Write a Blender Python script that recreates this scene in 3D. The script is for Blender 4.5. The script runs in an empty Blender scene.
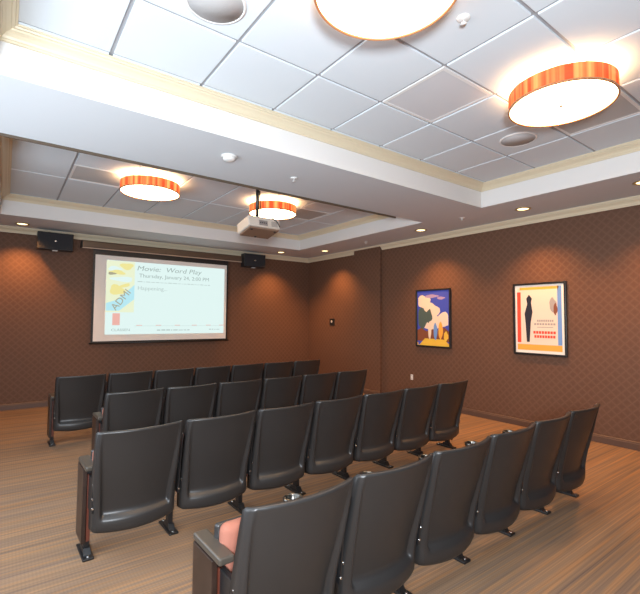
import bpy, bmesh, math, random
from mathutils import Vector, Matrix
random.seed(7)
C = bpy.context.scene.collection
PI = math.pi

# ------------------------------------------------------------------ materials
def newmat(name):
    m = bpy.data.materials.new(name); m.use_nodes = True
    nt = m.node_tree
    b = nt.nodes['Principled BSDF']
    return m, nt, b
def mat(name, col, rough=.5, metal=0, spec=.5, bump=0, bscale=60, var=0, vscale=4, emit=None, es=0, coat=0):
    m, nt, b = newmat(name)
    b.inputs['Base Color'].default_value = (*col, 1)
    b.inputs['Roughness'].default_value = rough
    b.inputs['Metallic'].default_value = metal
    b.inputs['Specular IOR Level'].default_value = spec
    b.inputs['Coat Weight'].default_value = coat
    tc = nt.nodes.new('ShaderNodeTexCoord')
    if bump:
        n = nt.nodes.new('ShaderNodeTexNoise'); n.inputs['Scale'].default_value = bscale
        n.inputs['Detail'].default_value = 3
        nt.links.new(tc.outputs['Object'], n.inputs['Vector'])
        bp = nt.nodes.new('ShaderNodeBump'); bp.inputs['Strength'].default_value = bump
        bp.inputs['Distance'].default_value = .004
        nt.links.new(n.outputs['Fac'], bp.inputs['Height']); nt.links.new(bp.outputs['Normal'], b.inputs['Normal'])
    if var:
        n = nt.nodes.new('ShaderNodeTexNoise'); n.inputs['Scale'].default_value = vscale
        nt.links.new(tc.outputs['Object'], n.inputs['Vector'])
        r = nt.nodes.new('ShaderNodeValToRGB')
        r.color_ramp.elements[0].position = .3; r.color_ramp.elements[1].position = .7
        r.color_ramp.elements[0].color = (*[c*(1-var) for c in col], 1)
        r.color_ramp.elements[1].color = (*[min(1, c*(1+var)) for c in col], 1)
        nt.links.new(n.outputs['Fac'], r.inputs['Fac']); nt.links.new(r.outputs['Color'], b.inputs['Base Color'])
    if emit:
        b.inputs['Emission Color'].default_value = (*emit, 1); b.inputs['Emission Strength'].default_value = es
    return m

def math_node(nt, op, a, b=None, c=None):
    n = nt.nodes.new('ShaderNodeMath'); n.operation = op
    for i, v in enumerate((a, b, c)):
        if v is None: continue
        if isinstance(v, (int, float)): n.inputs[i].default_value = v
        else: nt.links.new(v, n.inputs[i])
    return n.outputs[0]

def wall_mat(name, axis):
    m, nt, b = newmat(name)
    tc = nt.nodes.new('ShaderNodeTexCoord'); sp = nt.nodes.new('ShaderNodeSeparateXYZ')
    nt.links.new(tc.outputs['Object'], sp.inputs[0])
    h = sp.outputs[axis]; z = sp.outputs['Z']
    s1 = math_node(nt, 'ADD', h, z); s2 = math_node(nt, 'SUBTRACT', h, z)
    def lines(s, per, thr):
        f = math_node(nt, 'PINGPONG', s, per/2)
        f = math_node(nt, 'DIVIDE', f, per/2)
        return f
    a1 = lines(s1, .105, 0); a2 = lines(s2, .105, 0)
    mn = math_node(nt, 'MINIMUM', a1, a2)              # nested diamonds
    pat = math_node(nt, 'SUBTRACT', 1.0, math_node(nt, 'POWER', math_node(nt, 'SUBTRACT', 1.0, mn), 3.0))
    n = nt.nodes.new('ShaderNodeTexNoise'); n.inputs['Scale'].default_value = 2.2; n.inputs['Detail'].default_value = 4
    nt.links.new(tc.outputs['Object'], n.inputs['Vector'])
    r = nt.nodes.new('ShaderNodeValToRGB')
    r.color_ramp.elements[0].position = .15; r.color_ramp.elements[1].position = .95
    r.color_ramp.elements[0].color = (.146, .078, .051, 1); r.color_ramp.elements[1].color = (.118, .060, .037, 1)
    mix = math_node(nt, 'ADD', math_node(nt, 'MULTIPLY', pat, .8), math_node(nt, 'MULTIPLY', n.outputs['Fac'], .2))
    nt.links.new(mix, r.inputs['Fac']); nt.links.new(r.outputs['Color'], b.inputs['Base Color'])
    bp = nt.nodes.new('ShaderNodeBump'); bp.inputs['Strength'].default_value = .35; bp.inputs['Distance'].default_value = .003
    nt.links.new(pat, bp.inputs['Height']); nt.links.new(bp.outputs['Normal'], b.inputs['Normal'])
    b.inputs['Roughness'].default_value = .62; b.inputs['Specular IOR Level'].default_value = .25
    return m

def carpet_mat():
    m, nt, b = newmat('striped_carpet')
    tc = nt.nodes.new('ShaderNodeTexCoord')
    def noise(sx, sy, det, sc=1, off=0):
        mp = nt.nodes.new('ShaderNodeMapping'); mp.inputs['Scale'].default_value = (sx, sy, 1)
        mp.inputs['Location'].default_value = (off, off*1.7, 0)
        nt.links.new(tc.outputs['Object'], mp.inputs['Vector'])
        n = nt.nodes.new('ShaderNodeTexNoise'); n.inputs['Scale'].default_value = sc; n.inputs['Detail'].default_value = det
        nt.links.new(mp.outputs[0], n.inputs['Vector']); return n.outputs['Fac']
    wide = noise(.35, 7, 2); fine = noise(.6, 75, 2, off=3); hue = noise(.8, 40, 1, off=9)
    r = nt.nodes.new('ShaderNodeValToRGB'); e = r.color_ramp.elements
    e[0].position = .26; e[0].color = (.115, .078, .055, 1)
    e[1].position = .78; e[1].color = (.42, .275, .165, 1)
    x = e.new(.5); x.color = (.265, .168, .102, 1)
    f = math_node(nt, 'ADD', math_node(nt, 'MULTIPLY', wide, .35), math_node(nt, 'MULTIPLY', fine, .65))
    nt.links.new(f, r.inputs['Fac'])
    hr = nt.nodes.new('ShaderNodeValToRGB'); h = hr.color_ramp.elements
    h[0].position = .33; h[0].color = (.12, .11, .115, 1); h[1].position = .68; h[1].color = (.45, .23, .095, 1)
    y = h.new(.5); y.color = (.25, .175, .12, 1)
    nt.links.new(hue, hr.inputs['Fac'])
    mx = nt.nodes.new('ShaderNodeMix'); mx.data_type = 'RGBA'; mx.inputs[0].default_value = .4
    nt.links.new(r.outputs['Color'], mx.inputs[6]); nt.links.new(hr.outputs['Color'], mx.inputs[7])
    # woven cross ribs
    sp = nt.nodes.new('ShaderNodeSeparateXYZ'); nt.links.new(tc.outputs['Object'], sp.inputs[0])
    ribx = math_node(nt, 'PINGPONG', sp.outputs['X'], .009); riby = math_node(nt, 'PINGPONG', sp.outputs['Y'], .007)
    ribx = math_node(nt, 'MULTIPLY', ribx, 22.0); riby = math_node(nt, 'MULTIPLY', riby, 28.0)
    k = math_node(nt, 'ADD', math_node(nt, 'MINIMUM', ribx, riby), .86)
    mm = nt.nodes.new('ShaderNodeMix'); mm.data_type = 'RGBA'; mm.blend_type = 'MULTIPLY'; mm.inputs[0].default_value = 1
    cb = nt.nodes.new('ShaderNodeCombineColor')
    for i in range(3): nt.links.new(k, cb.inputs[i])
    nt.links.new(mx.outputs[2], mm.inputs[6]); nt.links.new(cb.outputs[0], mm.inputs[7])
    nt.links.new(mm.outputs[2], b.inputs['Base Color'])
    b.inputs['Roughness'].default_value = .85; b.inputs['Specular IOR Level'].default_value = .15
    return m

M = {}
M['wall_x'] = wall_mat('brown_wallcovering_across', 'X')
M['wall_y'] = wall_mat('brown_wallcovering_along', 'Y')
M['carpet'] = carpet_mat()
M['soffit'] = mat('pale_grey_soffit', (.64, .68, .71), .6, spec=.3, bump=.05)
M['paint'] = mat('white_ceiling_paint', (.74, .74, .73), .6, spec=.3, bump=.05)
M['tile'] = mat('white_ceiling_tile', (.68, .74, .78), .85, spec=.1, bump=.12, bscale=180)
M['tbar'] = mat('grey_ceiling_grid', (.34, .35, .37), .6)
M['crown'] = mat('cream_moulding', (.70, .62, .45), .45, spec=.4)
M['base'] = mat('dark_brown_baseboard', (.10, .058, .042), .45)
M['darktrim'] = mat('dark_bronze_strip', (.10, .07, .045), .45)
M['plastic'] = mat('black_moulded_plastic', (.023, .022, .022), .38, spec=.5, bump=.06, bscale=350)
M['steel'] = mat('black_painted_steel', (.012, .012, .013), .35)
M['bolt'] = mat('zinc_bolt', (.65, .65, .65), .25, 1)
M['arm'] = mat('dark_taupe_arm_cap', (.055, .047, .038), .32, spec=.5)
M['panel'] = mat('dark_walnut_laminate', (.026, .014, .010), .38, var=.35, vscale=9)
M['redwood'] = mat('reddish_wood_edge', (.11, .028, .016), .4)
M['terra'] = mat('terracotta_upholstery', (.31, .125, .088), .85, spec=.15, bump=.2, bscale=300)
M['chrome'] = mat('dull_metal_ring', (.15, .145, .135), .28, 1)
M['blackp'] = mat('black_satin', (.012, .012, .013), .4)
M['cloth'] = mat('black_speaker_cloth', (.016, .017, .022), .8, bump=.3, bscale=500)
M['white'] = mat('white_plastic', (.78, .78, .76), .4)
M['grille'] = mat('grey_perforated_metal', (.50, .50, .50), .6, bump=.3, bscale=400)
M['ventplate'] = mat('grey_perforated_plate', (.50, .50, .49), .7, bump=.3, bscale=300)
M['paleplate'] = mat('pale_perforated_plate', (.64, .65, .67), .7, bump=.3, bscale=300)
M['projbody'] = mat('beige_grey_projector_plastic', (.52, .46, .40), .45)
M['projunder'] = mat('brown_shaded_projector_underside', (.20, .13, .09), .4)  # brown tone carries the underside's shade and orange reflected light
M['projgrey'] = mat('grey_connector_panel', (.22, .19, .18), .5)
M['glass'] = mat('dark_lens_glass', (.02, .02, .04), .08, coat=1)
M['housing'] = mat('bronze_screen_case', (.10, .062, .040), .35)
M['housinglip'] = mat('tan_case_lip', (.50, .36, .27), .4)
M['screen'] = mat('white_screen_fabric', (.80, .76, .72), .8)
M['frame'] = mat('black_picture_frame', (.012, .010, .010), .3)
M['brass'] = mat('brass_reflector_ring', (.62, .47, .22), .3, .8)
M['bulb'] = mat('lit_downlight_lamp', (1, .8, .5), .5, emit=(1, .78, .40), es=3.2)
M['diffuser'] = mat('lit_lamp_diffuser', (1, .95, .85), .6, emit=(1, .62, .30), es=18.0)
M['copper'] = mat('copper_rim', (.42, .18, .08), .4)
def paper(name, col, r=.5): return mat(name, col, r)
M['p_cream'] = paper('poster_cream', (.80, .68, .56)); M['p_border'] = paper('poster_border', (.85, .82, .76))
M['p_red'] = paper('poster_red', (.75, .07, .03)); M['p_orange'] = paper('poster_orange', (.85, .42, .06))
M['p_blue'] = paper('poster_blue', (.16, .32, .68)); M['p_ink'] = paper('poster_dark_ink', (.015, .015, .03))
M['p_grey'] = paper('poster_grey', (.38, .35, .33)); M['p_sky'] = paper('picture_sky', (.05, .08, .50))
M['p_cloud'] = paper('picture_cloud', (.80, .68, .54)); M['p_green'] = paper('picture_green', (.07, .11, .10))
M['p_brown'] = paper('picture_brown', (.22, .07, .03)); M['p_yellow'] = paper('picture_yellow', (.80, .52, .06))
M['p_pink'] = paper('poster_pink', (.70, .30, .22)); M['p_lilac'] = paper('picture_lilac', (.35, .28, .50))
def lit(name, col, s=1.0): return mat(name, (.02, .02, .02), .9, spec=.05, emit=col, es=s*.86)
M['s_bg'] = lit('slide_white', (.80, .98, .95), 1.0); M['s_ink'] = lit('slide_ink', (.36, .46, .44), 1.0)
M['s_yel'] = lit('slide_yellow', (.92, .84, .34)); M['s_cy'] = lit('slide_cyan', (.50, .86, .95)); M['s_red'] = lit('slide_red', (.90, .48, .42))
M['s_pale'] = lit('slide_pale_yellow', (.88, .95, .68)); M['s_light'] = lit('slide_pale_ink', (.50, .62, .60)); M['s_gr'] = lit('slide_grey', (.42, .40, .28))

def shade_mat():
    m, nt, b = newmat('orange_glowing_shade')
    tc = nt.nodes.new('ShaderNodeTexCoord'); sp = nt.nodes.new('ShaderNodeSeparateXYZ'); nt.links.new(tc.outputs['Object'], sp.inputs[0])
    at = math_node(nt, 'ARCTAN2', sp.outputs['Y'], sp.outputs['X'])
    n = nt.nodes.new('ShaderNodeTexNoise'); n.noise_dimensions = '1D'; n.inputs['Scale'].default_value = 1; n.inputs['Detail'].default_value = 2
    nt.links.new(math_node(nt, 'MULTIPLY', at, 5.5), n.inputs['W'])
    r = nt.nodes.new('ShaderNodeValToRGB'); e = r.color_ramp.elements
    e[0].position = .42; e[0].color = (.80, .075, .012, 1); e[1].position = .66; e[1].color = (1.0, .52, .15, 1)
    nt.links.new(n.outputs['Fac'], r.inputs['Fac'])
    nt.links.new(r.outputs['Color'], b.inputs['Emission Color']); b.inputs['Emission Strength'].default_value = 1.0
    b.inputs['Base Color'].default_value = (.22, .03, .008, 1); b.inputs['Roughness'].default_value = .8
    return m
M['shade'] = shade_mat()

# ------------------------------------------------------------------ mesh helpers
class MB:
    def __init__(s): s.bm = bmesh.new(); s.mats = []
    def mi(s, m):
        if m not in s.mats: s.mats.append(m)
        return s.mats.index(m)
    def _merge(s, b2, m, mtx=None, smooth=False):
        i = s.mi(m)
        if mtx is not None: b2.transform(mtx)
        for f in b2.faces: f.material_index = i; f.smooth = smooth
        me = bpy.data.meshes.new('t'); b2.to_mesh(me); b2.free(); s.bm.from_mesh(me); bpy.data.meshes.remove(me); return s
    def box(s, x0, x1, y0, y1, z0, z1, m, r=0, seg=2, mtx=None):
        b = bmesh.new(); bmesh.ops.create_cube(b, size=1)
        b.transform(Matrix.Translation(((x0+x1)/2, (y0+y1)/2, (z0+z1)/2)) @ Matrix.Diagonal((x1-x0, y1-y0, z1-z0, 1)))
        if r: bmesh.ops.bevel(b, geom=b.edges[:], offset=r, segments=seg, profile=.5, affect='EDGES')
        return s._merge(b, m, mtx, smooth=False)
    def cyl(s, p0, p1, r0, m, r1=None, n=24, smooth=True):
        p0, p1 = Vector(p0), Vector(p1); d = p1-p0
        b = bmesh.new(); bmesh.ops.create_cone(b, cap_ends=True, segments=n, radius1=r0, radius2=r0 if r1 is None else r1, depth=d.length)
        b.transform(Matrix.Translation((p0+p1)/2) @ d.to_track_quat('Z', 'Y').to_matrix().to_4x4())
        i = s.mi(m)
        for f in b.faces: f.smooth = len(f.verts) == 4
        me = bpy.data.meshes.new('t'); 
        for f in b.faces: f.material_index = i
        b.to_mesh(me); b.free(); s.bm.from_mesh(me); bpy.data.meshes.remove(me); return s
    def lathe(s, prof, m, c=(0, 0, 0), n=48):
        i = s.mi(m); rings = []
        for (r, z) in prof:
            if r < 1e-6: rings.append([s.bm.verts.new((c[0], c[1], c[2]+z))])
            else: rings.append([s.bm.verts.new((c[0]+r*math.cos(2*PI*k/n), c[1]+r*math.sin(2*PI*k/n), c[2]+z)) for k in range(n)])
        for a, b in zip(rings, rings[1:]):
            for k in range(n):
                k2 = (k+1) % n
                if len(a) == 1 and len(b) == 1: continue
                vs = [a[0], b[k2], b[k]] if len(a) == 1 else ([a[k], a[k2], b[0]] if len(b) == 1 else [a[k], a[k2], b[k2], b[k]])
                f = s.bm.faces.new(vs); f.material_index = i; f.smooth = True
        return s
    def tube(s, pts, r, m, n=10):
        i = s.mi(m); pts = [Vector(p) for p in pts]; rings = []
        for k, p in enumerate(pts):
            t = (pts[min(k+1, len(pts)-1)]-pts[max(k-1, 0)]).normalized()
            q = t.to_track_quat('Z', 'Y')
            rings.append([s.bm.verts.new(p+q @ Vector((r*math.cos(2*PI*j/n), r*math.sin(2*PI*j/n), 0))) for j in range(n)])
        for a, b in zip(rings, rings[1:]):
            for j in range(n):
                f = s.bm.faces.new([a[j], a[(j+1) % n], b[(j+1) % n], b[j]]); f.smooth = True; f.material_index = i
        for rg in (rings[0][::-1], rings[-1]):
            f = s.bm.faces.new(rg); f.material_index = i
        return s
    def poly(s, pts, m, flip=False):
        vs = [s.bm.verts.new(p) for p in pts]
        f = s.bm.faces.new(vs[::-1] if flip else vs); f.material_index = s.mi(m); return s
    def prism(s, prof, a, b, axis, m, close=True):
        """profile [(p, z)] swept from a to b along axis; p is the other horizontal axis."""
        i = s.mi(m)
        mk = (lambda t, p, z: (t, p, z)) if axis == 'x' else (lambda t, p, z: (p, t, z))
        A = [s.bm.verts.new(mk(a, p, z)) for p, z in prof]; B = [s.bm.verts.new(mk(b, p, z)) for p, z in prof]
        n = len(prof)
        for k in range(n):
            f = s.bm.faces.new([A[k], A[(k+1) % n], B[(k+1) % n], B[k]]); f.material_index = i
        for r_ in (A[::-1], B): f = s.bm.faces.new(r_); f.material_index = i
        return s
    def build(s, name, parent=None, recalc=True, loc=None):
        if recalc: bmesh.ops.recalc_face_normals(s.bm, faces=s.bm.faces[:])
        me = bpy.data.meshes.new(name); s.bm.to_mesh(me); s.bm.free()
        for m in s.mats: me.materials.append(M[m])
        o = bpy.data.objects.new(name, me); C.objects.link(o)
        if parent: o.parent = parent
        if loc: o.location = loc
        return o

def tag(o, label, cat, group=None):
    o['label'] = label; o['category'] = cat
    if group: o['group'] = group
    return o
def thing(name, label, cat, loc=(0, 0, 0), rz=0, group=None):
    o = bpy.data.objects.new(name, None); C.objects.link(o); o.location = loc; o.rotation_euler = (0, 0, rz)
    o.empty_display_size = .1
    return tag(o, label, cat, group)
def struct(o): o['kind'] = 'structure'; return o
def children(o): return [c for c in bpy.data.objects if c.parent == o]
def copy_tree(o, parent=None):
    c = o.copy(); C.objects.link(c); c.parent = parent
    for ch in children(o): copy_tree(ch, c)
    return c

# ------------------------------------------------------------------ room shell
XL, YR = -6.9, -9.75            # left wall, rear wall;  right wall x=0, screen wall y=0
HS, HT = 2.897, 3.18            # soffit, tile plane
NEAR = (-5.93, -.992, -8.75, -5.255)
FAR = (-5.93, -.93, -4.252, -.985)
T = .12
struct(MB().box(XL, 0, YR, 0, -.1, 0, 'carpet').build('floor'))
struct(MB().box(XL-T, T, 0, T, -.1, HT+.12, 'wall_x').build('wall_back'))
w = MB().box(0, T, YR, 0, -.1, HT+.12, 'wall_y')
w.box(-.06, .01, -2.48, -1.72, 0, HS, 'wall_y')
struct(w.build('wall_right'))
struct(MB().box(XL-T, XL, YR, 0, -.1, HT+.12, 'wall_y').build('wall_left'))
struct(MB().box(XL-T, T, YR-T, YR, -.1, HT+.12, 'wall_x').build('wall_rear'))

c = MB()
def slab(x0, x1, y0, y1): c.box(x0, x1, y0, y1, HS, HT+.1, 'paint')
slab(XL, 0, FAR[3], 0); slab(XL, 0, NEAR[3], FAR[2]); slab(XL, 0, YR, NEAR[2])
slab(XL, FAR[0], FAR[2], FAR[3]); slab(FAR[1], 0, FAR[2], FAR[3])
slab(XL, NEAR[0], NEAR[2], NEAR[3]); slab(NEAR[1], 0, NEAR[2], NEAR[3])
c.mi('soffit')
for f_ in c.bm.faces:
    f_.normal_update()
    if abs(f_.normal.z) > .9: f_.material_index = c.mats.index('soffit')  # level faces get a cooler grey than the upright fascia
struct(c.build('ceiling'))
VENTS = [(-5.27, -2.92), (-2.22, -2.92), (-3.505, -6.595), (-2.285, -7.205)]
def tiles(tr, xo, yo, dy=.61):
    m = MB(); g = .012
    m.box(tr[0], tr[1], tr[2], tr[3], HT+.012, HT+.06, 'tbar')
    k0 = math.floor((tr[0]-xo)/.61); x = xo+k0*.61
    while x < tr[1]:
        y = yo+math.floor((tr[2]-yo)/dy)*dy
        while y < tr[3]:
            a, b, cc, d = max(x, tr[0]), min(x+.61, tr[1]), max(y, tr[2]), min(y+dy, tr[3])
            if dy > 1 and any(abs(x-vx) < .02 and cc < vy < d for vx, vy in VENTS): d = VENTS[0][1]
            if b-a > .06 and d-cc > .06 and not any(abs(x-vx) < .02 and abs(y-vy) < .02 for vx, vy in VENTS):
                m.box(a+g, b-g, cc+g, d-g, HT, HT+.02, 'tile', r=.002, seg=1)
            y += dy
        x += .61
    return struct(m.build('ceiling'))
tiles(NEAR, -2.895, -5.985); tiles(FAR, -2.22, -2.31, 1.22)
for vx, vy in VENTS:
    nm = {-5.27: 'grey perforated air panel in the far ceiling tray left of the drum lamp',
          -2.22: 'grey perforated air panel in the far ceiling tray right of the projector lamp',
          -3.505: 'pale perforated air panel in the near ceiling tray between the two big drum lamps',
          -2.285: 'grey perforated air panel right beside the large drum lamp at upper right'}[vx]
    t = thing('ceiling_vent', nm, 'ceiling vent', (vx+.305, vy+.305, HT), 0, 'perforated ceiling air panels')
    m = MB()
    for (a, b_, c_, d) in ((-.293, .293, -.293, -.27), (-.293, .293, .27, .293), (-.293, -.27, -.27, .27), (.27, .293, -.27, .27)):
        m.box(a, b_, c_, d, 0, .012, 'white')
    m.build('frame', t)
    MB().box(-.27, .27, -.27, .27, .003, .012, 'paleplate' if vx == -3.505 else 'ventplate').build('perforated_plate', t)

# mouldings
def crown_prof(p0, sgn, z0, z1, d):
    """wall plane at p0, projecting sgn*d at the top"""
    h = z1-z0
    pts = [(0, 0), (.14, .0), (.16, .14), (.24, .18), (.30, .34), (.46, .52), (.66, .64), (.72, .74), (.86, .76), (.90, .86), (1, .88), (1, 1), (0, 1)]
    return [(p0+sgn*d*a, z0+h*b) for a, b in pts]
def ring(tr, z0, z1, d, name, faces='all'):
    m = MB(); x0, x1, y0, y1 = tr; pf = crown_prof(0, 1, z0, z1, d)
    corners = lambda a: [(x0+a, y0+a), (x1-a, y0+a), (x1-a, y1-a), (x0+a, y1-a)]
    loops = [[m.bm.verts.new((cx_, cy_, z)) for cx_, cy_ in corners(a)] for a, z in pf]
    i = m.mi('crown')
    for A, B in zip(loops, loops[1:]+loops[:1]):
        for k in range(4):
            f = m.bm.faces.new([A[k], A[(k+1) % 4], B[(k+1) % 4], B[k]]); f.material_index = i
    return struct(m.build(name))
ring((XL, 0, YR, 0), 2.806, HS, .085, 'trim_1')
ring(NEAR, 3.100, HT, .10, 'trim_2')
ring(FAR, 3.100, HT, .10, 'trim_3')
struct(MB().box(XL, -1.50, FAR[2]-.006, FAR[2]+.012, HS-.022, HS+.05, 'darktrim').build('trim_4'))
def bprof(p0, s): return [(p0, 0), (p0+s*.016, 0), (p0+s*.016, .07), (p0+s*.011, .078), (p0+s*.011, .088), (p0+s*.004, .096), (p0, .096)]
struct(MB().prism(bprof(0, -1), XL, 0, 'x', 'base').build('baseboard_back'))
b_ = MB().prism(bprof(0, -1), YR, -2.48, 'y', 'base'); b_.prism(bprof(-.06, -1), -2.49, -1.71, 'y', 'base'); b_.prism(bprof(0, -1), -1.72, 0, 'y', 'base')
struct(b_.build('baseboard_right'))
struct(MB().prism(bprof(XL, 1), YR, 0, 'y', 'base').build('baseboard_left'))
struct(MB().prism(bprof(YR, 1), XL, 0, 'x', 'base').build('baseboard_rear'))

# ------------------------------------------------------------------ drum lamps
def lamp_parts(t):
    R, zb, zt = .342, 3.0, 3.112
    m = MB(); m.lathe([(R, zb), (R+.001, zb), (R+.001, zt), (R-.004, zt), (R-.004, zb)], 'shade', (0, 0, -3.0), 96); m.build('lamp_shade', t, loc=(0, 0, 3.0))
    MB().lathe([(R+.004, zb-.004), (R+.004, zb+.008), (R-.008, zb+.008), (R-.008, zb-.004), (R+.004, zb-.004)], 'copper', n=96).build('rim', t)
    MB().lathe([(0, zb+.004), (R-.008, zb+.004), (R-.008, zb+.009), (0, zb+.009)], 'diffuser', n=96).build('diffuser', t)
    MB().lathe([(0, zb-.016), (.008, zb-.014), (.012, zb-.004), (.006, zb+.003), (0, zb+.003)], 'chrome', n=20).build('finial', t)
    m = MB(); m.lathe([(0, HT-.001), (.09, HT-.001), (.09, HT-.02), (.07, HT-.03), (0, HT-.03)], 'white', n=32)
    m.cyl((0, 0, zb+.01), (0, 0, HT-.02), .006, 'chrome', n=10); m.build('ceiling_mount', t)
lamps = [((-4.44, -2.935), 'orange drum ceiling lamp in the far tray, above the left half of the projection screen'),
         ((-2.71, -2.945), 'orange drum ceiling lamp in the far tray, partly behind the projector'),
         ((-4.45, -6.985), 'large drum ceiling lamp in the near tray, cut off by the top of the picture'),
         ((-2.70, -6.985), 'large orange drum ceiling lamp in the near tray at upper right')]
t0 = None
for (x, y), lab in lamps:
    if t0 is None:
        t0 = t = thing('drum_ceiling_lamp', lab, 'ceiling lamp', (x, y, 0), 0, 'orange drum ceiling lamps'); lamp_parts(t)
    else:
        t = copy_tree(t0); t.location = (x, y, 0); t['label'] = lab
    t.rotation_euler.z = x*3+y

# ------------------------------------------------------------------ recessed downlights
dls = [((-5.66, -.40), 'small recessed downlight in the soffit at far left, above the wall speaker'),
       ((-1.08, -.50), 'small recessed downlight in the soffit above the right wall speaker'),
       ((-.46, -1.25), 'small recessed downlight next to the far right room corner'),
       ((-.53, -3.88), 'small recessed downlight above the blue picture'),
       ((-.53, -5.55), 'small recessed downlight above the cream poster'),
       ((-.60, -6.86), 'small recessed downlight at the right edge of the picture')]
d0 = None
for (x, y), lab in dls:
    if d0 is None:
        d0 = t = thing('recessed_downlight', lab, 'downlight', (x, y, HS), 0, 'recessed downlights')
        MB().lathe([(.070, .0), (.096, -.001), (.098, -.006), (.074, -.009), (.066, -.003), (.070, 0)], 'brass', n=36).build('trim_ring', t)
        MB().lathe([(0, -.004), (.067, -.003), (.067, -.001), (0, -.001)], 'bulb', n=36).build('lamp', t)
    else:
        t = copy_tree(d0); t.location = (x, y, HS); t['label'] = lab

# ------------------------------------------------------------------ ceiling fittings
sp0 = None
for (x, y), lab in [((-1.98, -6.28), 'round grey ceiling speaker grille beside the upper right drum lamp'),
                    ((-4.97, -6.21), 'round ceiling speaker grille at the top edge left of the cut-off lamp')]:
    if sp0 is None:
        sp0 = t = thing('ceiling_speaker', lab, 'ceiling speaker', (x, y, HT), 0, 'round ceiling speakers')
        MB().lathe([(.150, 0), (.164, 0), (.164, -.006), (.152, -.010), (.148, -.006), (.150, 0)], 'white', n=48).build('rim', t)
        MB().lathe([(0, -.008), (.150, -.007), (.150, -.001), (0, -.001)], 'grille', n=48).build('grille', t)
    else:
        t = copy_tree(sp0); t.location = (x, y, HT); t['label'] = lab
t = thing('smoke_detector', 'white dome smoke detector on the beam between the two ceiling trays', 'smoke detector', (-4.29, -4.90, HS))
MB().lathe([(0, 0), (.068, 0), (.068, -.012), (.060, -.016)], 'white', n=40).lathe([(.060, -.012), (0, -.012)], 'white', n=40).build('base', t)
MB().lathe([(.056, -.012), (.056, -.022), (.050, -.036), (.03, -.044), (0, -.046)], 'white', n=40).build('dome', t)
s0 = None
for (x, y, z), lab in [((-3.516, -4.757, HS), 'small white fire sprinkler on the beam between the trays, right of the smoke detector'),
                       ((-.714, -4.772, HS), 'small white fire sprinkler on the beam near the cream poster wall'),
                       ((-.489, -2.55, HS), 'small white fire sprinkler beside the wall pilaster'),
                       ((-3.80, -6.95, HT), 'small white fire sprinkler on the tiles between the two large drum lamps')]:
    if s0 is None:
        s0 = t = thing('fire_sprinkler', lab, 'sprinkler', (x, y, z), 0, 'fire sprinklers')
        MB().lathe([(0, 0), (.038, 0), (.038, -.003), (.030, -.008), (.014, -.010), (0, -.010)], 'white', n=28).build('escutcheon', t)
        MB().lathe([(0, -.008), (.007, -.008), (.007, -.030), (.018, -.033), (.018, -.036), (0, -.036)], 'white', n=20).build('nozzle', t)
    else:
        t = copy_tree(s0); t.location = (x, y, z); t['label'] = lab

# ------------------------------------------------------------------ wall speakers
def wall_speaker(x0, x1, z0, z1, lab):
    cx_ = (x0+x1)/2; t = thing('wall_speaker', lab, 'speaker', (cx_, -.19, (z0+z1)/2), 0, 'black wall speakers')
    w_, h_ = (x1-x0)/2, (z1-z0)/2
    MB().box(-w_, w_, -.085, .090, -h_, h_, 'blackp', r=.008).build('cabinet', t)
    MB().box(-w_+.012, w_-.012, -.094, -.085, -h_+.012, h_-.012, 'cloth', r=.003).build('grille', t)
    m = MB(); m.box(-.014, .014, -.098, -.094, -.01, .012, 'bolt', r=.002); m.build('badge', t)
    MB().box(-.05, .05, .08, .19, -.07, .05, 'steel').build('mounting_bracket', t)
    MB().box(-.035, .035, -.03, .03, -h_-.012, -h_, 'white').build('sensor_tab', t)
    return t
wall_speaker(-5.455, -4.955, 2.555, 2.835, 'black oblong speaker high on the wall left of the projection screen')
wall_speaker(-1.83, -1.33, 2.555, 2.835, 'black oblong speaker high on the wall right of the projection screen')

# ------------------------------------------------------------------ projection screen
t = thing('projection_screen', 'pull-down projection screen showing a bright slide on the far brown wall', 'projection screen', (0, -.09, 0))
k = .9916
fx = lambda X: -5.835+(X+5.835)*k
fz = lambda Z: 1.469+(Z-1.469)*k
hx0, hx1 = fx(-4.80), fx(-1.80)
m = MB(); m.box(hx0, hx1, -.065, .065, 2.665, 2.775, 'housing', r=.012)
m.box(hx0-.012, hx0, -.07, .07, 2.655, 2.785, 'blackp', r=.004); m.box(hx1, hx1+.012, -.07, .07, 2.655, 2.785, 'blackp', r=.004)
hs = m.build('screen_case', t)
for bx in (hx0+.25, hx1-.25): MB().box(bx-.03, bx+.03, .06, .09, 2.68, 2.76, 'steel').build('wall_bracket', t)
MB().box(hx0, hx1, -.07, -.055, 2.648, 2.664, 'housinglip').build('case_lip', hs)
sx0, sx1, sz0, sz1 = fx(-4.582), fx(-2.112), fz(1.046), fz(2.572)
m = MB(); bw = .035
m.box(sx0-bw, sx1+bw, -.002, .002, sz0-bw, 2.655, 'blackp'); m.build('black_border', t)
MB().box(sx0, sx1, -.004, -.002, sz0, sz1, 'screen').build('screen_fabric', t)
MB().cyl((sx0-.06, 0, sz0-bw), (sx1+.06, 0, sz0-bw), .014, 'blackp').build('weight_bar', t)
ux0, ux1, uz0, uz1 = fx(-4.400), fx(-2.163), fz(1.162), fz(2.493)
W, H = ux1-ux0, uz1-uz0
sl = MB()
def SP(u, v, d=.0065): return (ux0+u*W, -d, uz0+v*H)
sl.box(ux0, ux1, -.006, -.004, uz0, uz1, 's_bg')
def srect(u0, v0, u1, v1, m_, d=.0065): sl.poly([SP(u0, v0, d), SP(u1, v0, d), SP(u1, v1, d), SP(u0, v1, d)], m_)
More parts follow.
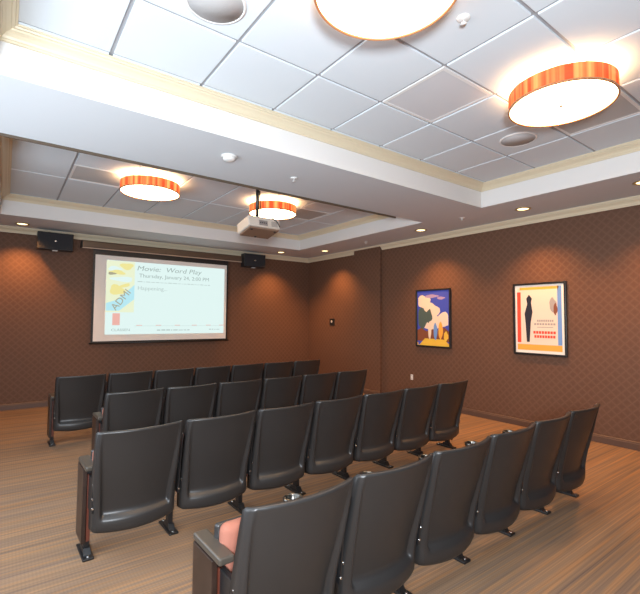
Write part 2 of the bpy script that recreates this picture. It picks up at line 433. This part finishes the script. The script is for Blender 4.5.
def sblob(cu, cv, ru, rv, m_, d=.0065, rot=0, n=16):
    pts = []
    for j in range(n):
        a = 2*PI*j/n; rr = 1+.18*math.sin(3*a+cu*40)
        x, y = ru*rr*math.cos(a), rv*rr*math.sin(a)
        pts.append(SP(min(.215, max(.003, cu+x*math.cos(rot)-y*math.sin(rot))), cv+x*math.sin(rot)+y*math.cos(rot), d))
    sl.poly(pts, m_)
srect(.0, .30, .212, .995, 's_pale', .0063)
sblob(.15, .93, .05, .045, 's_yel', .0068); sblob(.08, .84, .06, .03, 's_yel', .0068, -.1); sblob(.04, .82, .03, .018, 's_gr', .0070)
sblob(.06, .89, .05, .03, 's_bg', .0067); sblob(.12, .75, .085, .035, 's_bg', .0067)
sblob(.08, .60, .055, .07, 's_yel', .0069, .3); sblob(.13, .66, .06, .02, 's_yel', .0070, .5)
sl.poly([SP(.003, .42, .0072), SP(.003, .32, .0072), SP(.10, .32, .0072), SP(.212, .48, .0072), SP(.212, .68, .0072), SP(.14, .56, .0072), SP(.07, .46, .0072)], 's_cy')
srect(.053, .125, .108, .285, 's_red')
for u in (.235, .39, .55, .70, .83, .955): srect(u, .118, u+.045, .126, 's_red')
srect(.22, .112, .99, .115, 's_light')
def words(u, v, u1, hh, m_, seed):
    random.seed(seed)
    while u < u1:
        l = random.uniform(.012, .04); srect(u, v, min(u+l, u1), v+hh*random.uniform(.6, 1), m_); u += l+.007
words(.235, .725, .86, .010, 's_light', 2); words(.40, .045, .68, .018, 's_light', 5); words(.86, .052, .96, .014, 's_light', 8)
so = sl.build('projected_slide', t, recalc=False)
def lettering(txt, u, v, size, m_, parent, rot=0, shear=0, sx=1):
    cu = bpy.data.curves.new('lettering', 'FONT'); cu.body = txt; cu.size = size; cu.resolution_u = 3; cu.shear = shear
    to = bpy.data.objects.new('tmp', cu); C.objects.link(to)
    bpy.context.view_layer.update()
    me = bpy.data.meshes.new_from_object(to.evaluated_get(bpy.context.evaluated_depsgraph_get()))
    bpy.data.objects.remove(to)
    me.transform(Matrix.Translation(SP(u, v, .0078)) @ Matrix.Rotation(-rot, 4, 'Y') @ Matrix.Rotation(PI/2, 4, 'X') @ Matrix.Diagonal((sx, 1, 1, 1)))
    me.materials.clear(); me.materials.append(M[m_])
    o = bpy.data.objects.new('lettering', me); C.objects.link(o); o.parent = parent
    return o
lettering('Movie:  Word Play', .225, .885, .125, 's_ink', so, shear=.2, sx=1.28)
lettering('Thursday, January 24, 2:00 PM', .245, .79, .098, 's_ink', so, sx=1.12)
lettering('Happening...', .235, .615, .10, 's_light', so, sx=1.1)
lettering('ADMI', .075, .315, .175, 's_gr', so, rot=.93)
lettering('CLASSEN', .045, .045, .062, 's_ink', so, sx=1.25)

# ------------------------------------------------------------------ projector
t = thing('ceiling_projector', 'beige video projector hanging on a black pole from the far ceiling tray', 'projector', (-3.47, -3.95, 2.46))
MB().box(-.205, .205, -.15, .15, .02, .145, 'projbody', r=.014, seg=3).build('body', t)
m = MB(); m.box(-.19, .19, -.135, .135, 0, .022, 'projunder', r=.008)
for fx_, fy_ in ((-.15, -.1), (.15, -.1), (0, .1)): m.cyl((fx_, fy_, -.008), (fx_, fy_, 0), .014, 'blackp')
m.build('underside_plate', t)
m = MB(); m.box(-.075, .035, -.153, -.148, .04, .10, 'projgrey')
for j in range(4): m.cyl((-.058+j*.024, -.157, .07), (-.058+j*.024, -.152, .07), .007, 'blackp', n=12)
m.build('connector_panel', t)
m = MB()
for j in range(7): m.box(.085, .165, -.152, -.149, .042+j*.009, .046+j*.009, 'projgrey')
m.build('air_vent', t)
m = MB(); m.cyl((-.10, .15, .07), (-.10, .175, .07), .042, 'blackp'); ln = m.build('lens', t)
MB().cyl((-.10, .172, .07), (-.10, .18, .07), .032, 'glass').build('lens_glass', ln)
m = MB(); m.cyl((-.03, 0, .16), (-.03, 0, HT-2.46), .020, 'steel'); m.box(-.13, .07, -.07, .07, .150, .164, 'steel', r=.003); m.cyl((-.03, 0, .135), (-.03, 0, .175), .032, 'steel')
m.cyl((-.03, 0, HT-2.46-.02), (-.03, 0, HT-2.46), .06, 'steel'); m.build('mounting_pole', t)
pts = []
for j in range(22):
    a = j/21; pts.append((-.008+.19*a+.01*math.sin(a*6), -.03-.135*math.sin(a*PI*.5), .235-.07*a-.11*a**4+.015*math.sin(a*8)))
for ch in children(t):
    if ch.name.split('.')[0] != 'mounting_pole': ch.rotation_euler.x = -.20
MB().tube([(-.008, -.012, .5), (-.006, -.02, .4), (-.006, -.026, .3)]+pts, .0065, 'blackp').build('cable', t)

# ------------------------------------------------------------------ framed pictures on the right wall
def picture(yc, zc, w_, h_, lab, cat, name, fill):
    t = thing(name, lab, cat, (0, yc, zc))
    a, b = w_/2, h_/2; f = .028
    m = MB()
    for (y0, y1, z0, z1) in ((-a, a, b-f, b), (-a, a, -b, -b+f), (-a, -a+f, -b+f, b-f), (a-f, a, -b+f, b-f)):
        m.box(-.034, -.002, y0, y1, z0, z1, 'frame', r=.004)
    m.build('frame', t)
    p = MB(); a -= f; b -= f
    p.box(-.018, -.004, -a, a, -b, b, 'p_border')
    # u from 0 (left as seen, +y) to 1 (right, -y)
    def P(u, v, d): return (-.0182-d*.0005, a-2*a*u, -b+2*b*v)
    def rect(u0, v0, u1, v1, m_, d=1): p.poly([P(u0, v0, d), P(u1, v0, d), P(u1, v1, d), P(u0, v1, d)], m_)
    def shape(pts, m_, d=1): p.poly([P(u, v, d) for u, v in pts], m_)
    fill(rect, shape)
    p.build('print', t, recalc=False)
def blob(cu, cv, ru, rv, ph=0, n=18, k=.15):
    return [(min(.97, max(.03, cu+ru*(1+k*math.sin(3*a+ph))*math.cos(a))), min(.98, max(.02, cv+rv*(1+k*math.sin(4*a+ph))*math.sin(a)))) for a in [2*PI*j/n for j in range(n)]]
def fill1(rect, shape):
    rect(.05, .04, .95, .96, 'p_cream', 1)
    rect(.04, .15, .12, .90, 'p_red', 2); rect(.10, .93, .90, .97, 'p_orange', 2); rect(.04, .04, .95, .125, 'p_orange', 2); rect(.87, .13, .95, .97, 'p_blue', 2)
    shape([(.24, .16), (.30, .16), (.33, .45), (.37, .60), (.34, .74), (.36, .80), (.30, .86), (.24, .80), (.26, .72), (.20, .58), (.22, .42)], 'p_ink', 3)
    shape(blob(.78, .70, .07, .10, 1), 'p_grey', 3); shape(blob(.83, .64, .04, .08, 2), 'p_brown', 4)
    for v, u0, u1 in ((.46, .46, .80), (.41, .40, .84)):
        for j in range(8): rect(u0+(u1-u0)*j/8, v, u0+(u1-u0)*(j+.75)/8, v+.028, 'p_grey', 3)
    rect(.46, .375, .78, .385, 'p_grey', 3)
    for v, u0, u1 in ((.285, .38, .84), (.225, .40, .83)):
        for j in range(8): rect(u0+(u1-u0)*j/8, v, u0+(u1-u0)*(j+.8)/8, v+.038, 'p_red', 3)
def fill2(rect, shape):
    rect(.0, .0, 1, 1, 'p_sky', 1)
    shape(blob(.20, .80, .22, .12, 0), 'p_cloud', 2); shape(blob(.45, .62, .25, .15, 1), 'p_cloud', 2.2); shape(blob(.85, .48, .22, .12, 2), 'p_cloud', 2.4)
    shape(blob(.5, .42, .45, .12, 2), 'p_cloud', 2.6); shape(blob(.45, .90, .22, .03, 2), 'p_lilac', 2.8); shape(blob(.75, .86, .12, .025, 1), 'p_lilac', 2.8)
    shape(blob(.16, .50, .20, .18, 1), 'p_green', 3); shape(blob(.38, .54, .10, .12, 3), 'p_green', 3.2)
    shape([(.0, .08), (1, .08), (1, .26), (.85, .34), (.7, .28), (.5, .30), (.3, .26), (.12, .32), (.0, .28)], 'p_brown', 4)
    shape([(.05, .0), (1, .0), (1, .04), (.84, .12), (.25, .13)], 'p_yellow', 5)
    shape(blob(.40, .27, .05, .16, 1, k=.08), 'p_cloud', 5); shape(blob(.58, .26, .06, .15, 1, k=.08), 'p_blue', 5.2); shape(blob(.74, .28, .07, .15, 2, k=.08), 'p_orange', 5.4); shape(blob(.90, .18, .07, .08, 2), 'p_yellow', 5.4)
    rect(.0, .0, .03, .05, 'p_yellow', 5.5)
picture(-5.475, 1.487, .712, .985, 'framed cream poster with red and blue side bars on the right wall', 'poster', 'framed_poster', fill1)
picture(-3.697, 1.492, .72, .985, 'framed picture of blue sky, clouds and yellow ground on the right wall', 'picture', 'framed_picture', fill2)

# wall fittings
t = thing('wall_control', 'small dark control plate with a grey button on the wall beside the pilaster', 'wall control', (0, -.93, 1.398))
MB().box(-.012, 0, -.085, .085, -.075, .075, 'blackp', r=.004).build('plate', t)
MB().cyl((-.018, .01, .01), (-.011, .01, .01), .028, 'grille').build('button', t)
t = thing('wall_socket', 'small white wall socket below the framed blue sky picture', 'socket', (0, -3.218, .45))
MB().box(-.007, 0, -.026, .026, -.046, .046, 'white', r=.003).build('plate', t)
for dz in (-.024, .024):
    for dy in (-.008, .008): MB().box(-.0078, -.0065, dy-.002, dy+.002, dz-.006, dz+.006, 'blackp').build('socket_slot', t)

# ------------------------------------------------------------------ theatre seats
# seat local frame: origin on the floor under the backrest top, x across, +y towards the screen
PITCH = .5370
PROF = [(0.0, .800), (.006, .785), (.020, .72), (.037, .65), (.055, .58), (.072, .51), (.088, .45), (.101, .40), (.109, .365),
        (.115, .33), (.119, .305), (.121, .285), (.122, .272), (.122, .258), (.122, .245), (.122, .225), (.124, .200), (.129, .185), (.139, .176)]
def shell():
    m = MB(); i = m.mi('plastic'); bm = m.bm
    us = [-1, -.985, -.96, -.93, -.90, -.87, -.84, -.81, -.78, -.74, -.65, -.5, -.35, -.17, 0, .17, .35, .5, .65, .74, .78, .81, .84, .87, .90, .93, .96, .985, 1]
    nv = len(PROF)
    def sm(a, b, x): t = max(0, min(1, (x-a)/(b-a))); return t*t*(3-2*t)
    rear, front = [], []
    for j, (y, z) in enumerate(PROF):
        v = j/(nv-1)
        hw = .2515-.006*sm(.8, .18, z)
        if j == 0: hw -= .010
        if j == 1: hw -= .003
        if j == nv-1: hw -= .012
        if j == nv-2: hw -= .004
        rr, fr = [], []
        for u in us:
            cur = .050*(1-u*u)
            lo = .885-.11*sm(.78, .27, z); rd = .010+.050*max(0, .8-z)
            rec = rd*(1-sm(lo, lo+.085, abs(u)))*sm(.792, .768, z)*(1-sm(.285, .250, z))
            edge = .010*sm(.94, 1.0, abs(u))
            zz = z-(.012*(1-u*u) if z < .33 else 0)*sm(.33, .2, z)
            rr.append(bm.verts.new((u*hw, y-cur+rec+edge, zz)))
            ff = .030 if .005 < v < .99 else .018
            fr.append(bm.verts.new((u*(hw+.009), y-cur+ff+rd*.9, zz)))
        rear.append(rr); front.append(fr)
    nu = len(us)
    for j in range(nv-1):
        for k_ in range(nu-1):
            bm.faces.new([rear[j][k_], rear[j+1][k_], rear[j+1][k_+1], rear[j][k_+1]])
            bm.faces.new([front[j][k_], front[j][k_+1], front[j+1][k_+1], front[j+1][k_]])
    for j in range(nv-1):
        bm.faces.new([rear[j][0], front[j][0], front[j+1][0], rear[j+1][0]])
        bm.faces.new([rear[j][-1], rear[j+1][-1], front[j+1][-1], front[j][-1]])
    for k_ in range(nu-1):
        bm.faces.new([rear[0][k_], rear[0][k_+1], front[0][k_+1], front[0][k_]])
        bm.faces.new([rear[-1][k_], front[-1][k_], front[-1][k_+1], rear[-1][k_+1]])
    for f in bm.faces: f.smooth = True; f.material_index = i
    for e in bm.edges:
        if len(e.link_faces) == 2 and e.calc_face_angle(0) > 1.0: e.smooth = False
    return m
def cushion(x0, x1, d0, d1, z0, z1, lean, m_, curve=0, r=.03):
    m = MB(); b = bmesh.new(); bmesh.ops.create_cube(b, size=1)
    b.transform(Matrix.Translation(((x0+x1)/2, (d0+d1)/2, (z0+z1)/2)) @ Matrix.Diagonal((x1-x0, d1-d0, z1-z0, 1)))
    bmesh.ops.bevel(b, geom=b.edges[:], offset=r, segments=4, profile=.5, affect='EDGES')
    es = [e for e in b.edges if abs(e.verts[0].co.x-e.verts[1].co.x) > .2]
    bmesh.ops.subdivide_edges(b, edges=es, cuts=7, use_grid_fill=True)
    for v in b.verts:
        u = v.co.x/((x1-x0)/2)
        v.co.y += lean*(z1-v.co.z) - curve*(1-u*u)
    return m._merge(b, m_, smooth=True)
def leg_bm(x, wing):
    m = MB()
    m.box(x-.017, x+.017, .262, .312, .02, .535, 'steel', r=.004)
    m.box(x-.006, x+.006, .12, .36, .30, .50, 'steel', r=.003)     # plate that carries the back
    for z in (.33, .47): m.cyl((x, .113, z), (x, .125, z), .006, 'bolt', n=10)
    if wing:
        i = m.mi('steel'); P_ = [(.12, .30), (.20, .30), (.20, .52), (.10, .70), (.060, .70), (.10, .50)]
        a = [m.bm.verts.new((x-.004, y, z)) for y, z in P_]; b = [m.bm.verts.new((x+.004, y, z)) for y, z in P_]
        for q in (a, b[::-1]): m.bm.faces.new(q).material_index = i
        for j in range(6): m.bm.faces.new([a[j], b[j], b[(j+1) % 6], a[(j+1) % 6]]).material_index = i
    return m
def foot_bm(x):
    m = MB(); i = m.mi('steel')
    m.box(x-.032, x+.032, .185, .42, 0, .016, 'steel', r=.005)
    # gusset
    a = [m.bm.verts.new((x-.02, y, z)) for y, z in ((.225, .015), (.365, .015), (.325, .05), (.25, .05))]
    b = [m.bm.verts.new((x+.02, v.co.y, v.co.z)) for v in a]
    for q in ([a[0], a[1], a[2], a[3]], b[::-1]): m.bm.faces.new(q).material_index = i
    for j in range(4): m.bm.faces.new([a[j], b[j], b[(j+1) % 4], a[(j+1) % 4]]).material_index = i
    m.cyl((x, .205, .014), (x, .205, .021), .008, 'bolt', n=10); m.cyl((x, .40, .014), (x, .40, .021), .008, 'bolt', n=10)
    return m
def armrest_bm(x, end):
    m = MB(); w_ = .033 if end else .028
    m.box(x-w_, x+w_, .175 if end else .15, .438, .534, .564, 'arm', r=.009, seg=3)
    return m
def cup_bm(x):
    m = MB(); m.lathe([(.042, .0), (.052, .0), (.052, .020), (.042, .025), (.038, .016), (.034, -.04), (0, -.04), (0, -.045), (.034, -.045), (.038, 0)], 'chrome', (x, .492, .535), 28)
    return m
def side_panel(t, x, s):
    m = MB(); m.box(min(x, x+s*.024), max(x, x+s*.024), .235, .425, .085, .534, 'panel', r=.003); o = m.build('side_panel', t)
    MB().box(x-.010-s*.012, x+.010-s*.012, .226, .240, .10, .50, 'redwood').build('edge_strip', o)
def bracket_bm(x, s):
    m = MB(); m.box(min(x, x+s*.018), max(x, x+s*.018), .125, .30, .36, .50, 'steel', r=.004)
    for z in (.385, .485): m.cyl((x, .118, z), (x, .130, z), .007, 'bolt', n=10)
    return m
def add_standard(t, x, end, s):
    l = leg_bm(x, not end).build('leg', t); foot_bm(x).build('foot', l)
    a = armrest_bm(x, end).build('armrest', t)
    if not end: cup_bm(x).build('cup_holder', a)
    else: side_panel(t, x+s*.012, s)
def seat_core(t):
    shell().build('back_shell', t)
    cushion(-.205, .205, .064, .125, .37, .72, .30, 'terra', curve=.050, r=.022).build('back_cushion', t)
    pan = cushion(-.228, .228, .318, .350, .24, .622, .05, 'plastic', r=.014).build('seat_pan', t)
    cushion(-.226, .226, .248, .322, .22, .636, .05, 'terra', r=.034).build('seat_cushion', pan)
    for s in (-1, 1): bracket_bm(s*.247-(.018 if s > 0 else 0), 1).build('hinge_bracket', t)

rows = [('front row', 7, -5.3556, -2.733, ), ('second row', 6, -5.1025, -4.163), ('third row', 7, -5.3896, -5.537), ('nearest row', 6, -5.137, -6.941)]
ordn = ['first', 'second', 'third', 'fourth', 'fifth', 'sixth', 'seventh']
slope = .0246; rz = math.atan(slope)
protos = {}
def make(kind):
    t = thing('theatre_seat', '', 'seat', (0, 0, 0)); seat_core(t)
    add_standard(t, -PITCH/2+(.02 if kind == 'L' else 0), kind == 'L', -1)
    if kind == 'R': add_standard(t, PITCH/2-.02, True, 1)
    return t
for rname, n, X0, Y0 in rows:
    for j in range(n):
        kind = 'L' if j == 0 else ('R' if j == n-1 else 'M')
        if kind not in protos: t = protos[kind] = make(kind)
        else: t = copy_tree(protos[kind])
        X = X0+(j+.5)*PITCH*math.cos(rz)
        t.location = (X, Y0+slope*(X+3.5), 0); t.rotation_euler = (0, 0, rz)
        where = {'front row': 'front row nearest the screen', 'second row': 'second row from the screen',
                 'third row': 'third row from the screen', 'nearest row': 'nearest row, closest to the viewer'}[rname]
        if j == 0: lab = 'black theatre seat with outer armrest, left end of '+where
        elif j == n-1: lab = 'black theatre seat at the right end of '+where
        else: lab = 'black theatre seat, '+ordn[j]+' from left in '+where
        t['label'] = lab; t['group'] = 'black theatre seats in the '+rname

# ------------------------------------------------------------------ lights
def light(name, kind, loc, energy, col, **kw):
    l = bpy.data.lights.new(name, kind); l.energy = energy; l.color = col
    for a, v in kw.items(): setattr(l, a, v)
    o = bpy.data.objects.new(name, l); C.objects.link(o); o.location = loc
    return o
for (x, y), _ in dls:
    light('downlight_beam', 'SPOT', (x, y, HS-.02), 140, (1, .43, .13), spot_size=math.radians(112), spot_blend=.8, shadow_soft_size=.04)
# the room's ceiling lamps continue behind the camera; the photographer's flash sits at the camera
fl = light('camera_flash', 'AREA', (-6.1, -8.85, 1.65), 185, (.86, .93, 1.0), size=.35)
fl.rotation_euler = Vector((.5, .8, .22)).to_track_quat('-Z', 'Y').to_euler()

# added fill light on the unseen left wall, framed as an invented window
WY0, WY1, WZ0, WZ1 = -7.8, -3.4, .75, 2.25
m = MB()
for (y0, y1, z0, z1) in ((WY0-.08, WY1+.08, WZ1, WZ1+.08), (WY0-.08, WY1+.08, WZ0-.08, WZ0), (WY0-.08, WY0, WZ0, WZ1), (WY1, WY1+.08, WZ0, WZ1), (-5.63, -5.57, WZ0, WZ1)):
    m.box(XL, XL+.05, y0, y1, z0, z1, 'base')
struct(m.build('added_window_frame'))
dl = light('left_fill_light', 'AREA', (XL+.03, (WY0+WY1)/2, (WZ0+WZ1)/2), 115, (.80, .90, 1.0), shape='RECTANGLE', size=WZ1-WZ0, size_y=WY1-WY0)
dl.rotation_euler = (0, -PI/2, 0)

w = bpy.data.worlds.new('World'); bpy.context.scene.world = w; w.use_nodes = True
w.node_tree.nodes['Background'].inputs[0].default_value = (.5, .5, .5, 1); w.node_tree.nodes['Background'].inputs[1].default_value = .05

# ------------------------------------------------------------------ camera
f, yaw, pit, rol = 425.926, .6373, .0509, .0070
cam = bpy.data.cameras.new('camera'); co = bpy.data.objects.new('camera', cam); C.objects.link(co)
cam.sensor_fit = 'HORIZONTAL'; cam.sensor_width = 36; cam.lens = f/640*36; cam.clip_start = .02
fwd = Vector((math.sin(yaw)*math.cos(pit), math.cos(yaw)*math.cos(pit), math.sin(pit)))
right = Vector((math.cos(yaw), -math.sin(yaw), 0)); up = right.cross(fwd)
r2 = right*math.cos(rol)+up*math.sin(rol); u2 = up*math.cos(rol)-right*math.sin(rol)
mt = Matrix((r2, u2, -fwd)).transposed().to_4x4(); mt.translation = (-5.8349, -8.3481, 1.4695)
co.matrix_world = mt
S = bpy.context.scene; S.camera = co
S.view_settings.view_transform = 'Standard'; S.view_settings.look = 'None'; S.view_settings.gamma = 1
S.view_settings.use_curve_mapping = False; S.view_settings.exposure = .12
